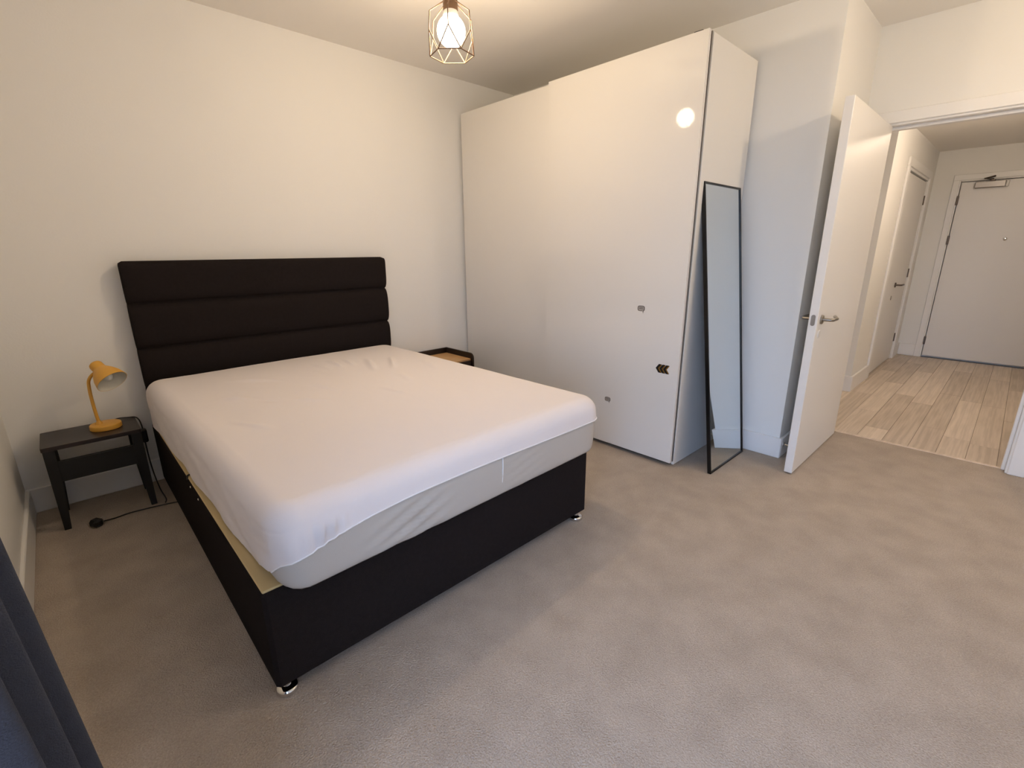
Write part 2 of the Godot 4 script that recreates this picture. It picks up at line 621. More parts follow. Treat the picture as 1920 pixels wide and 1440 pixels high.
# ------------------------------------------------------------------ doors
func lever(o: Node3D, at: Vector3, out: Vector3, along: Vector3, m: Material, bend := 0.0) -> void:
	# a lever handle: a rose, a stem and a bent bar
	var up := Vector3.UP
	var rose := MB.new()
	var xf := Transform3D(Basis(along, out, along.cross(out)), at)
	rose.lathe([Vector2(0, 0.010), Vector2(0.023, 0.010), Vector2(0.026, 0.007), Vector2(0.026, 0.0)], 24, xf, true)
	var h := put("handle", rose, m, o)
	var bar := MB.new()
	var p0 := at
	var p1 := at + out * 0.045
	var p2 := at + out * 0.056 + along * 0.010
	var p3 := at + out * 0.058 + along * 0.085
	var p4 := at + out * (0.058 - bend) + along * 0.130 + up * bend * 0.3
	bar.tube([p0, p1, p2, p3, p4], 0.009, 12)
	put("lever", bar, m, h)


func build_doors() -> void:
	# the open bedroom door: its wide face looks towards the camera side
	var d := frame("door_1", "white flush bedroom door standing wide open, with a steel lever", "door")
	put("leaf", bx(Vector3(3.363, 0.010, 2.613), Vector3(4.308, 2.063, 2.657), 0.0025), M.door, d)
	lever(d, Vector3(3.435, 0.945, 2.657), Vector3(0, 0, 1), Vector3(1, 0, 0), M.steel, 0.022)
	lever(d, Vector3(3.435, 0.945, 2.613), Vector3(0, 0, -1), Vector3(1, 0, 0), M.steel, 0.022)
	# latch plate on the free edge
	var lp := MB.new()
	var pts := PackedVector2Array()
	for k in 24:
		var a := TAU * k / 24
		pts.append(Vector2(cos(a) * 0.011, sin(a) * 0.011 + (0.020 if sin(a) > 0 else -0.020)))
	lp.prism(pts, 0.0, 0.002, Transform3D(Basis(Vector3(0, 0, 1), Vector3(0, 1, 0), Vector3(-1, 0, 0)), Vector3(3.3635, 0.945, 2.635)))
	put("latch_plate", lp, M.alu, d)
	var esc := MB.new()
	esc.lathe([Vector2(0, 0.004), Vector2(0.020, 0.004), Vector2(0.023, 0.002), Vector2(0.023, 0.0)], 24, Transform3D(Basis(Vector3(1, 0, 0), Vector3(0, 0, 1), Vector3(0, -1, 0)), Vector3(3.435, 0.862, 2.657)), true)
	put("escutcheon", esc, M.white_plastic, d)
	for y in [0.25, 1.03, 1.82]:
		var hg := MB.new()
		hg.tube([Vector3(4.314, y - 0.05, 2.606), Vector3(4.314, y + 0.05, 2.606)], 0.006, 10)
		put("hinge", hg, M.steel, d)
	# side door in the hall
	var s := frame("door_2", "white side door in the hall with three dark hinges", "door")
	put("leaf", bx(Vector3(6.47, 0.012, 2.405), Vector3(7.69, 2.035, 2.447), 0.003), M.door, s)
	lever(s, Vector3(7.02, 0.935, 2.447), Vector3(0, 0, 1), Vector3(1, 0, 0), M.dull_steel, 0.0)
	var e2 := MB.new()
	e2.lathe([Vector2(0, 0.006), Vector2(0.022, 0.005), Vector2(0.024, 0.0)], 20, Transform3D(Basis(Vector3(1, 0, 0), Vector3(0, 0, 1), Vector3(0, -1, 0)), Vector3(6.93, 0.80, 2.447)), true)
	put("escutcheon", e2, M.alu, s)
	for y in [0.27, 1.04, 1.845]:
		var hg := MB.new()
		hg.box(Vector3(7.675, y - 0.05, 2.440), Vector3(7.712, y + 0.05, 2.456), 0.003)
		put("hinge", hg, M.dull_steel, s)
	var t2 := frame("trim_3", "white frame round the side door in the hall", "door frame")
	put("side_lining", bx(Vector3(6.40, 0, 2.33), Vector3(6.455, 2.10, 2.455), 0.003), M.trim, t2)
	put("side_lining", bx(Vector3(7.705, 0, 2.33), Vector3(7.76, 2.10, 2.455), 0.003), M.trim, t2)
	put("head_lining", bx(Vector3(6.455, 2.05, 2.33), Vector3(7.705, 2.10, 2.455), 0.003), M.trim, t2)
	put("architrave", bx(Vector3(6.335, 0, 2.45), Vector3(6.425, 2.075, 2.470), 0.004), M.trim, t2)
	put("architrave", bx(Vector3(7.725, 0, 2.45), Vector3(7.80, 2.075, 2.470), 0.004), M.trim, t2)
	put("architrave", bx(Vector3(6.335, 2.075, 2.45), Vector3(7.80, 2.15, 2.470), 0.004), M.trim, t2)
	# front door
	var f := frame("door_3", "wide white front door at the end of the hall with a closer and viewer", "door")
	put("leaf", bx(Vector3(8.105, 0.020, 2.708), Vector3(8.155, 2.043, 3.61), 0.003), M.door, f)
	for y in [0.21, 1.41, 1.85]:
		put("hinge", bx(Vector3(8.094, y - 0.05, 2.692), Vector3(8.106, y + 0.05, 2.713), 0.003), M.dull_steel, f)
	var cl := put("closer", bx(Vector3(8.045, 1.968, 2.825), Vector3(8.105, 2.034, 3.075), 0.006), M.alu, f)
	put("end_cap", bx(Vector3(8.043, 1.967, 3.075), Vector3(8.105, 2.035, 3.10), 0.006), M.white_plastic, cl)
	var arm := MB.new()
	arm.box(Vector3(8.05, 2.034, 2.95), Vector3(8.085, 2.050, 2.985), 0.003)
	arm.tube([Vector3(8.065, 2.052, 2.967), Vector3(8.02, 2.060, 2.90), Vector3(8.085, 2.085, 2.975)], 0.010, 8)
	put("closer_arm", arm, M.dull_steel, cl)
	var vw := MB.new()
	vw.lathe([Vector2(0, 0.010), Vector2(0.012, 0.009), Vector2(0.018, 0.005), Vector2(0.019, 0.0)], 20, Transform3D(Basis(Vector3(0, 0, 1), Vector3(-1, 0, 0), Vector3(0, -1, 0)), Vector3(8.105, 1.416, 3.18)))
	put("door_viewer", vw, M.chrome, f)
	var t3 := frame("trim_4", "white frame round the front door", "door frame")
	put("side_lining", bx(Vector3(8.100, 0, 2.66), Vector3(8.21, 2.09, 2.700), 0.003), M.trim, t3)
	put("side_lining", bx(Vector3(8.100, 0, 3.618), Vector3(8.21, 2.09, 3.66), 0.003), M.trim, t3)
	put("head_lining", bx(Vector3(8.100, 2.052, 2.70), Vector3(8.21, 2.09, 3.618), 0.003), M.trim, t3)
	put("architrave", bx(Vector3(8.082, 0, 2.632), Vector3(8.10, 2.065, 2.69), 0.003), M.trim, t3)
	put("architrave", bx(Vector3(8.082, 2.065, 2.632), Vector3(8.10, 2.125, 3.69), 0.003), M.trim, t3)
	put("architrave", bx(Vector3(8.082, 0, 3.63), Vector3(8.10, 2.065, 3.69), 0.003), M.trim, t3)
	put("backing", bx(Vector3(8.165, 0, 2.69), Vector3(8.21, 2.06, 3.63), 0.0), M.trim, t3)


# ------------------------------------------------------------------ wardrobe
func build_wardrobe() -> void:
	var hw := 2.389
	var lw := 2.0876
	var o := thing("wardrobe", "tall white gloss wardrobe with two sliding doors along the right wall", "wardrobe", Vector3(2.926, 0, 0.012))
	var c := MB.new()
	# carcass: back, top, bottom, two sides, one middle wall, shelf
	c.box(Vector3(0.070, 0.03, 0.0), Vector3(0.630, hw, 0.018), 0.001)
	c.box(Vector3(0.600, 0.03, 0.018), Vector3(0.630, hw, lw - 0.030), 0.001)
	c.box(Vector3(0.070, hw - 0.018, 0.018), Vector3(0.600, hw, lw - 0.030), 0.001)
	c.box(Vector3(0.070, 0.05, 0.018), Vector3(0.600, 0.068, lw - 0.030), 0.001)
	c.box(Vector3(0.090, 0.068, 1.02), Vector3(0.600, hw - 0.018, 1.04), 0.001)
	c.box(Vector3(0.070, 0.0, 0.018), Vector3(0.085, 0.05, lw - 0.030), 0.001)
	put("carcass", c, M.carcass, o)
	put("side_panel", bx(Vector3(0.048, 0.004, lw - 0.030), Vector3(0.630, hw, lw - 0.012), 0.0015), M.carcass, o)
	# leaf further back, and the leaf in front of it nearer the camera
	var d1 := put("sliding_door", bx(Vector3(0.030, 0.035, 0.016), Vector3(0.052, hw - 0.001, 1.045), 0.0015), M.gloss, o)
	d1.set_meta("label", "sliding door leaf next to the headboard wall")
	var d2 := put("sliding_door", bx(Vector3(0.0, 0.028, 0.995), Vector3(0.022, hw + 0.004, lw - 0.013), 0.0015), M.gloss, o)
	d2.set_meta("label", "front sliding door leaf nearer the mirror")
	put("edge_strip", bx(Vector3(0.0365, 0.028, lw - 0.040), Vector3(0.0445, hw + 0.002, lw - 0.014), 0.001), M.alu, o)
	put("gap_liner", bx(Vector3(0.0225, 0.030, lw - 0.060), Vector3(0.0365, hw - 0.003, lw - 0.030), 0.0), M.alu, o)
	put("bottom_rail", bx(Vector3(0.054, 0.004, 0.002), Vector3(0.069, 0.034, lw - 0.046), 0.002), M.alu, o)
	put("door_buffer", bx(Vector3(0.006, hw + 0.003, lw - 0.10), Vector3(0.020, hw + 0.010, lw - 0.05), 0.002), M.black_plastic, o)
	# stickers on the front leaf
	for s in [[1.808, 0.982, "grey speech-bubble sticker, higher one on the wardrobe door", 1.0], [1.595, 0.345, "small grey speech-bubble sticker low on the wardrobe door beside the mattress", 0.9]]:
		var at := Vector3(2.926, s[1], s[0])
		var k: float = s[3]
		var st := thing("sticker", s[2], "sticker", at)
		# plane of the sticker: local x is world -z (to the left seen from the bed is the wall side)
		var xf := Transform3D(Basis(Vector3(0, 0, 1), Vector3(0, 1, 0), Vector3(-1, 0, 0)), Vector3.ZERO)
		var ring := MB.new()
		ring.prism(bubble(k), 0.0, 0.0008, xf)
		put("outline", ring, M.ink, st)
		var inner := MB.new()
		inner.prism(bubble(k * 0.80), 0.0004, 0.0012, xf)
		put("face", inner, M.sticker_grey, st)
		var ln := MB.new()
		for q in [0.005, -0.003]:
			ln.box(Vector3(-0.0016, q * k, -0.014 * k), Vector3(-0.0010, (q + 0.003) * k, 0.013 * k))
		put("line", ln, M.ink, st)
	var ch := thing("sticker", "black and gold sticker of three chevrons pointing left on the wardrobe door", "sticker", Vector3(2.926, 0.627, 1.974))
	for k in 3:
		var b := MB.new()
		var g := MB.new()
		var x := -0.036 + k * 0.025
		var xf := Transform3D(Basis(Vector3(0, 0, 1), Vector3(0, 1, 0), Vector3(-1, 0, 0)), Vector3.ZERO)
		b.prism(chevron(x, 0.020, 0.027, 0.020), 0.0, 0.0009, xf)
		put("chevron", b, M.black, ch)
		g.prism(chevron(x + 0.016, 0.008, 0.024, 0.018), 0.0003, 0.0012, xf)
		put("gold_band", g, M.gold, ch)


func chevron(x: float, w: float, h: float, lean: float) -> PackedVector2Array:
	return PackedVector2Array([Vector2(x, 0), Vector2(x + lean, h), Vector2(x + lean + w, h), Vector2(x + w, 0), Vector2(x + lean + w, -h), Vector2(x + lean, -h)])


func bubble(k: float) -> PackedVector2Array:
	var p := PackedVector2Array()
	for i in 20:
		var a := TAU * i / 20
		p.append(Vector2(signf(cos(a)) * pow(absf(cos(a)), 0.6) * 0.025, signf(sin(a)) * pow(absf(sin(a)), 0.6) * 0.017) * k)
	# the tail, lower right
	var out := PackedVector2Array()
	for i in p.size():
		out.append(p[i])
		if i == 16:
			out.append(Vector2(0.016, -0.030) * k)
	return out


# ------------------------------------------------------------------ bed
func build_bed() -> void:
	var turn := 0.0
	var o := thing("divan_bed", "charcoal fabric divan bed base with a tall padded headboard", "bed", Vector3(0, 0, 0), turn)
	var x0 := 0.572
	var x1 := 2.072
	var z0 := 0.115
	var z1 := 2.085
	put("base", bx(Vector3(x0, 0.048, z0), Vector3(x1, 0.396, z1), 0.012), M.charcoal, o)
	put("top_board", bx(Vector3(x0 + 0.004, 0.394, z0 + 0.02), Vector3(x1 - 0.02, 0.402, z1 - 0.006), 0.003), M.board, o)
	for p in [[x0 + 0.035, z1 - 0.04], [x1 - 0.035, z1 - 0.035], [x0 + 0.05, z0 + 0.06], [x1 - 0.05, z0 + 0.06], [x0 + 0.05, 1.06], [x1 - 0.05, 1.06]]:
		var g := MB.new()
		g.lathe([Vector2(0, 0.0), Vector2(0.030, 0.0), Vector2(0.034, 0.004), Vector2(0.034, 0.016), Vector2(0.028, 0.022), Vector2(0.014, 0.026), Vector2(0.012, 0.052), Vector2(0.0, 0.052)], 24, Transform3D(Basis.IDENTITY, Vector3(p[0], 0, p[1])))
		put("foot", g, M.chrome, o)
	# small clip and two studs on the left side of the base
	var clip := MB.new()
	clip.tube([Vector3(x0 + 0.002, 0.392, 1.085), Vector3(x0 + 0.004, 0.408, 1.08), Vector3(x0 + 0.03, 0.410, 1.07)], 0.004, 8)
	put("clip", clip, M.black, o)
	for z in [1.14, 1.285]:
		var st := MB.new()
		st.lathe([Vector2(0, 0.004), Vector2(0.004, 0.003), Vector2(0.006, 0.0)], 12, Transform3D(Basis(Vector3(0, 1, 0), Vector3(-1, 0, 0), Vector3(0, 0, 1)), Vector3(x0 + 0.001, 0.378, z)))
		put("stud", st, M.chrome, o)
	# headboard: a board and padded panels with a stitched channel between them
	var hx0 := 0.585
	var hx1 := 2.150
	var hb := put("headboard", bx(Vector3(hx0 + 0.01, 0.10, 0.022), Vector3(hx1 - 0.012, 1.280, 0.075), 0.01), M.charcoal, o)
	var seams := [0.36, 0.588, 0.812, 1.062, 1.290]
	for k in 4:
		put("padded_panel", pad(hx0, hx1, seams[k], seams[k + 1], 0.024, 0.104, k == 3), M.charcoal, hb)
	build_mattress()


func pad(x0: float, x1: float, y0: float, y1: float, z0: float, z1: float, top: bool) -> MB:
	var b := MB.new()
	var rows := []
	var N := 72
	var MM := 22
	for i in MM + 1:
		var t := float(i) / MM
		var y := lerpf(y0, y1, t)
		var bul := pow(1.0 - pow(absf(2.0 * t - 1.0), 3.4), 0.55)
		if top and t > 0.5:
			bul = pow(1.0 - pow(absf(2.0 * t - 1.0), 8.0), 0.5)
		var side := 0.003 * (bul - 1.0)
		if top and t > 0.5:
			side = -0.020 * (1.0 - sqrt(maxf(0.0, 1.0 - pow(clampf((t - 0.915) / 0.085, 0.0, 1.0), 2.0))))
		var zz := z1 - 0.038 * (1.0 - bul)
		var row := PackedVector3Array()
		# closed outline in plan: front run, right end, back run, left end
		for j in N:
			var a := TAU * j / N
			var cx := signf(cos(a)) * pow(absf(cos(a)), 0.10)
			var cz := signf(sin(a)) * pow(absf(sin(a)), 0.22)
			var hx := (x1 - x0) * 0.5 + side
			var hz := (zz - z0) * 0.5
			# faint unevenness of the padding
			var wv := 0.0016 * sin(cx * 9.0 + y * 13.0) * bul if cz > 0.5 else 0.0
			row.append(Vector3((x0 + x1) * 0.5 + cx * hx, y, (zz + z0) * 0.5 + cz * hz + wv))
		rows.append(row)
	var mid := Vector3((x0 + x1) * 0.5, (y0 + y1) * 0.5, (z0 + z1) * 0.5)
	b.surf(rows, true, Vector3.ZERO, mid)
	for e in [0, MM]:
		b.face(Array(rows[e]), Vector3(0, -1 if e == 0 else 1, 0))
	return b


# outline of the mattress in plan: parameter 0..1 round a rounded rectangle, grown by g; starts in the middle of the head end
func ring_point(s: float, hx: float, hz: float, r: float) -> Array:
	# returns point and outward normal, both Vector2 (x, z)
	var ax := hx - r
	var az := hz - r
	var arc := PI * 0.5 * r
	var segs := [ax, arc, 2.0 * az, arc, 2.0 * ax, arc, 2.0 * az, arc, ax]
	var total := 0.0
	for q in segs:
		total += q
	var d := s * total
	var i := 0
	while i < 8 and d > segs[i]:
		d -= segs[i]
		i += 1
	match i:
		0: return [Vector2(d, -hz), Vector2(0, -1)]
		1: return _arc(Vector2(ax, -az), r, -PI * 0.5 + d / r)
		2: return [Vector2(hx, -az + d), Vector2(1, 0)]
		3: return _arc(Vector2(ax, az), r, d / r)
		4: return [Vector2(ax - d, hz), Vector2(0, 1)]
		5: return _arc(Vector2(-ax, az), r, PI * 0.5 + d / r)
		6: return [Vector2(-hx, az - d), Vector2(-1, 0)]
		7: return _arc(Vector2(-ax, -az), r, PI + d / r)
		_: return [Vector2(-ax + d, -hz), Vector2(0, -1)]


func _arc(c: Vector2, r: float, a: float) -> Array:
	var n := Vector2(cos(a), sin(a))
	return [c + n * r, n]


func build_mattress() -> void:
	var hx := 0.757
	var hz := 0.985
	var top := 0.650
	var bottom := 0.4025
	var at := Vector3(1.352, 0.0, 1.134)
	var turn := 0.021
	var wr := noise(3.2, 3, 17)
	var wr2 := noise(9.0, 2, 19)
	# the mattress itself in a close grey-white protector
	var o := thing("mattress", "mattress in a pale grey protector showing below the sheet at the foot", "mattress", at, turn)
	var rows := []
	var N := 280
	var prof := []   # inset, height
	for k in 7:
		var a := PI * 0.5 * k / 6.0
		prof.append(Vector2(0.034 * (1.0 - sin(a)), bottom + 0.040 * (1.0 - cos(a))))
	for k in range(1, 13):
		prof.append(Vector2(0.0, lerpf(bottom + 0.04, top - 0.09, k / 12.0)))
	for k in range(1, 7):
		var a := PI * 0.5 * k / 6.0
		prof.append(Vector2(0.06 * (1.0 - cos(a)), top - 0.09 + 0.06 * sin(a)))
	for i in prof.size():
		var row := PackedVector3Array()
		for j in N:
			var q := ring_point(float(j) / N, hx, hz, 0.085)
			var p: Vector2 = q[0]
			var nn: Vector2 = q[1]
			var y: float = prof[i].y
			var w := 0.0
			if nn.y > 0.5:
				# pulled folds low on the foot, near the corner side and round the seam
				var side := exp(-pow((p.x + 0.32) / 0.13, 2.0))
				var t := (y - bottom) / (top - bottom)
				w += 0.009 * side * sin((y * 1.0 - p.x * 0.30) * 150.0) * exp(-pow((t - 0.35) / 0.3, 2.0))
				var near := exp(-pow((p.x - 0.11 - 0.10) / 0.12, 2.0))
				w += 0.003 * near * sin((y - p.x * 0.22) * 190.0) * exp(-pow((t - 0.4) / 0.35, 2.0))
			var bulge := 0.012 * sin(PI * clampf((y - bottom) / (top - bottom), 0.0, 1.0)) * lerpf(0.4, 1.0, smoothstep(0.3, 0.9, nn.y))
			var e: Vector2 = p - nn * prof[i].x + nn * (w + bulge)
			# at the foot the lower edge hangs a little over the front of the base
			var hang := 0.034 * clampf(nn.y, 0.0, 1.0) * smoothstep(0.022, 0.008, prof[i].x) * smoothstep(0.60, bottom, y)
			row.append(Vector3(e.x, y - hang, e.y))
		rows.append(row)
	var b := MB.new()
	b.surf(rows, true, Vector3.ZERO, Vector3(0, 0.52, 0))
	b.face(Array(rows[0]), Vector3.DOWN)
	b.face(Array(rows[rows.size() - 1]), Vector3.UP)
	put("cover", b, M.protector, o)
	var seam := MB.new()
	var line := []
	for k in 14:
		var y := lerpf(bottom + 0.03, 0.570, k / 13.0)
		line.append(Vector3(0.090, y, hz + 0.0125 * sin(PI * clampf((y - bottom) / (top - bottom), 0.0, 1.0)) + 0.0005))
	seam.tube(line, 0.0024, 6)
	put("seam", seam, M.piping, o)

	# fitted sheet: over the top and down the sides, pulled up at the foot
	var sh := thing("fitted_sheet", "white fitted sheet stretched over the mattress, ridden up at the foot", "bed sheet", at, turn)
	rows = []
	N = 420
	var g := 0.006
	var er := 0.062
	# from the crown outwards, over the edge and down to the hem
	var inner := 74
	var arcs := 12
	var downs := 20
	for i in inner + arcs + downs + 1:
		var row := PackedVector3Array()
		for j in N:
			var q := ring_point(float(j) / N, hx + g, hz + g, 0.09)
			var p: Vector2 = q[0]
			var nn: Vector2 = q[1]
			var hem := hem_height(p, nn, hx, hz)
			var pt := Vector3.ZERO
			if i <= inner:
				var t := pow(float(i) / inner, 0.8)
				var e := (p - nn * er) * t
				var cr := 0.016 * (1.0 - pow(absf(e.x) / hx, 2.0)) * (1.0 - pow(absf(e.y) / hz, 2.0))
				pt = Vector3(e.x, top + g + cr + top_wrinkle(e, wr, wr2), e.y)
			elif i <= inner + arcs:
				var a := PI * 0.5 * (i - inner) / arcs
				var e2 := p - nn * er * (1.0 - sin(a))
				var lift := top_wrinkle(e2, wr, wr2) * cos(a)
				var y1 := top + g - er * (1.0 - cos(a))
				var b1 := 0.012 * sin(PI * clampf((y1 - bottom) / (top - bottom), 0.0, 1.0)) * lerpf(0.4, 1.0, smoothstep(0.3, 0.9, nn.y)) * sin(a)
				pt = Vector3(e2.x + nn.x * b1, y1 + lift, e2.y + nn.y * b1)
			else:
				var t2 := float(i - inner - arcs) / downs
				var y := lerpf(top + g - er, hem, t2)
				var w := 0.0
				# gathers of the elastic near the foot corners
				var corner := exp(-pow((p.x + hx - 0.11) / 0.11, 2.0)) * (smoothstep(0.15, 0.85, nn.y))
				w += corner * 0.017 * (0.35 + sin(p.x * 215.0)) * (0.85 * sin(PI * pow(t2, 0.8)) + 0.2 * t2)
				if nn.x < -0.5:
					w += 0.004 * sin((p.y * 0.55 + y * 1.4) * 24.0) * t2 + 0.003 * wr.get_noise_2d(p.y * 2.0, y * 4.0)
				var bulge := 0.012 * sin(PI * clampf((y - bottom) / (top - bottom), 0.0, 1.0)) * lerpf(0.4, 1.0, smoothstep(0.3, 0.9, nn.y))
				var e3 := p + nn * (maxf(w, -0.004) + bulge + 0.001 * t2)
				pt = Vector3(e3.x, y, e3.y)
			row.append(pt)
		rows.append(row)
	var c := MB.new()
	c.surf(rows, true, Vector3.ZERO, Vector3(0, 0.45, 0))
	# turned-in hem thickness
	var back := []
	for k in 2:
		var row := PackedVector3Array()
		for j in N:
			var p3: Vector3 = rows[rows.size() - 1][j]
			var nn: Vector2 = ring_point(float(j) / N, hx + g, hz + g, 0.09)[1]
			row.append(p3 - Vector3(nn.x, 0, nn.y) * (0.004 * k) + Vector3(0, 0.0 if k == 0 else 0.002, 0))
		back.append(row)
	c.surf(back, true, Vector3.DOWN)
	put("cloth", c, M.sheet, sh)
	var hl := MB.new()
	var path := []
	for j in N:
		var q := ring_point(float(j) / N, hx + g, hz + g, 0.09)
		if q[1].y > 0.25:
			path.append(rows[rows.size() - 1][j] + Vector3(q[1].x, 0, q[1].y) * 0.0006)
	hl.tube(path, 0.0030, 6)
	put("elastic_hem", hl, M.piping, sh)


func hem_height(p: Vector2, nn: Vector2, hx: float, hz: float) -> float:
	if nn.y <= 0.0:
		var s := 0.4085
		if nn.x > 0.5:
			s = lerpf(0.4085, 0.548, smoothstep(hz - 0.45, hz - 0.10, p.y))
		elif nn.x < -0.5:
			s = lerpf(0.4085, 0.452, smoothstep(hz - 0.22, hz - 0.09, p.y))
		return s
	# the foot: low at the left corner, rising fast, then level
	var t := (p.x + hx) / (2.0 * hx)
	var y := 0.556 + 0.006 * sin(t * 5.0)
	y = lerpf(0.474, y, 1.0 - exp(-t * 9.5))
	if nn.x < -0.8:
		y = lerpf(y, 0.452, smoothstep(0.8, 1.0, -nn.x))
	if nn.x > 0.1:
		y = lerpf(y, 0.548, smoothstep(0.1, 0.98, nn.x))
	return y


func fold(p: Vector2, a: Vector2, b: Vector2, w: float, h: float) -> float:
	# a soft ridge along the segment a-b
	var d := b - a
	var t := clampf((p - a).dot(d) / d.length_squared(), 0.0, 1.0)
	var n := Vector2(-d.y, d.x).normalized()
	var off := (p - a - d * t)
	var s := off.dot(n) / w
	var along := sin(PI * clampf((p - a).dot(d) / d.length_squared(), 0.0, 1.0))
	return h * exp(-s * s) * along


func top_wrinkle(e: Vector2, wr: FastNoiseLite, wr2: FastNoiseLite) -> float:
	var y := 0.0022 * wr.get_noise_2d(e.x * 0.6, e.y * 0.4)
	y += 0.0006 * wr2.get_noise_2d(e.x, e.y * 0.5)
	# loose folds in the upper third, running from the head towards the middle
	for f in FOLDS:
		y += 2.3 * fold(e, Vector2(f[0], f[1]), Vector2(f[2], f[3]), f[4], f[5])
	return y


const FOLDS := [
	[-0.46, -0.60, -0.22, -0.36, 0.018, 0.006], [-0.58, -0.28, -0.40, -0.06, 0.016, 0.007], [-0.50, -0.20, -0.36, 0.02, 0.014, -0.004],
	[0.02, -0.66, 0.06, -0.40, 0.016, 0.006], [0.14, -0.70, 0.14, -0.42, 0.015, 0.007], [0.24, -0.66, 0.20, -0.40, 0.014, 0.006],
	[0.36, -0.58, 0.22, -0.20, 0.016, 0.007], [0.50, -0.50, 0.32, -0.16, 0.018, 0.006], [-0.18, -0.22, -0.10, 0.06, 0.016, 0.004],
	[-0.34, 0.00, -0.20, 0.18, 0.014, 0.004], [0.60, -0.30, 0.50, 0.02, 0.02, 0.004],
	[-0.05, -0.50, 0.00, -0.26, 0.013, 0.003], [0.30, -0.10, 0.24, 0.14, 0.016, 0.003], [-0.62, 0.10, -0.52, 0.34, 0.016, 0.003], [0.06, 0.10, 0.10, 0.36, 0.018, 0.002],
]


# ------------------------------------------------------------------ leaning mirror
func build_mirror() -> void:
	# foot on the carpet away from the wardrobe side, head against it
	var foot := Vector3(3.020, 0.0, 2.312)
	var lean := atan2(2.312 - 2.092, 1.70)
	var o := thing("floor_mirror", "slim black framed floor mirror leaning on the wardrobe side", "mirror", foot)
	o.rotation.x = -lean
	var w := 0.490
	var h := 1.708
	var t := 0.010
	var d := 0.022
	put("frame_side", bx(Vector3(0, 0, -d), Vector3(t, h, 0), 0.001), M.black_metal, o)
	put("frame_side", bx(Vector3(w - t, 0, -d), Vector3(w, h, 0), 0.001), M.black_metal, o)
	put("frame_rail", bx(Vector3(t, 0, -d), Vector3(w - t, t, 0), 0.001), M.black_metal, o)
	put("frame_rail", bx(Vector3(t, h - t, -d), Vector3(w - t, h, 0), 0.001), M.black_metal, o)
	put("glass", bx(Vector3(t - 0.001, t - 0.001, -0.012), Vector3(w - t + 0.001, h - t + 0.001, -0.006), 0.0), M.mirror, o)
	put("back_board", bx(Vector3(t - 0.001, t - 0.001, -0.020), Vector3(w - t + 0.001, h - t + 0.001, -0.013), 0.0), M.black, o)


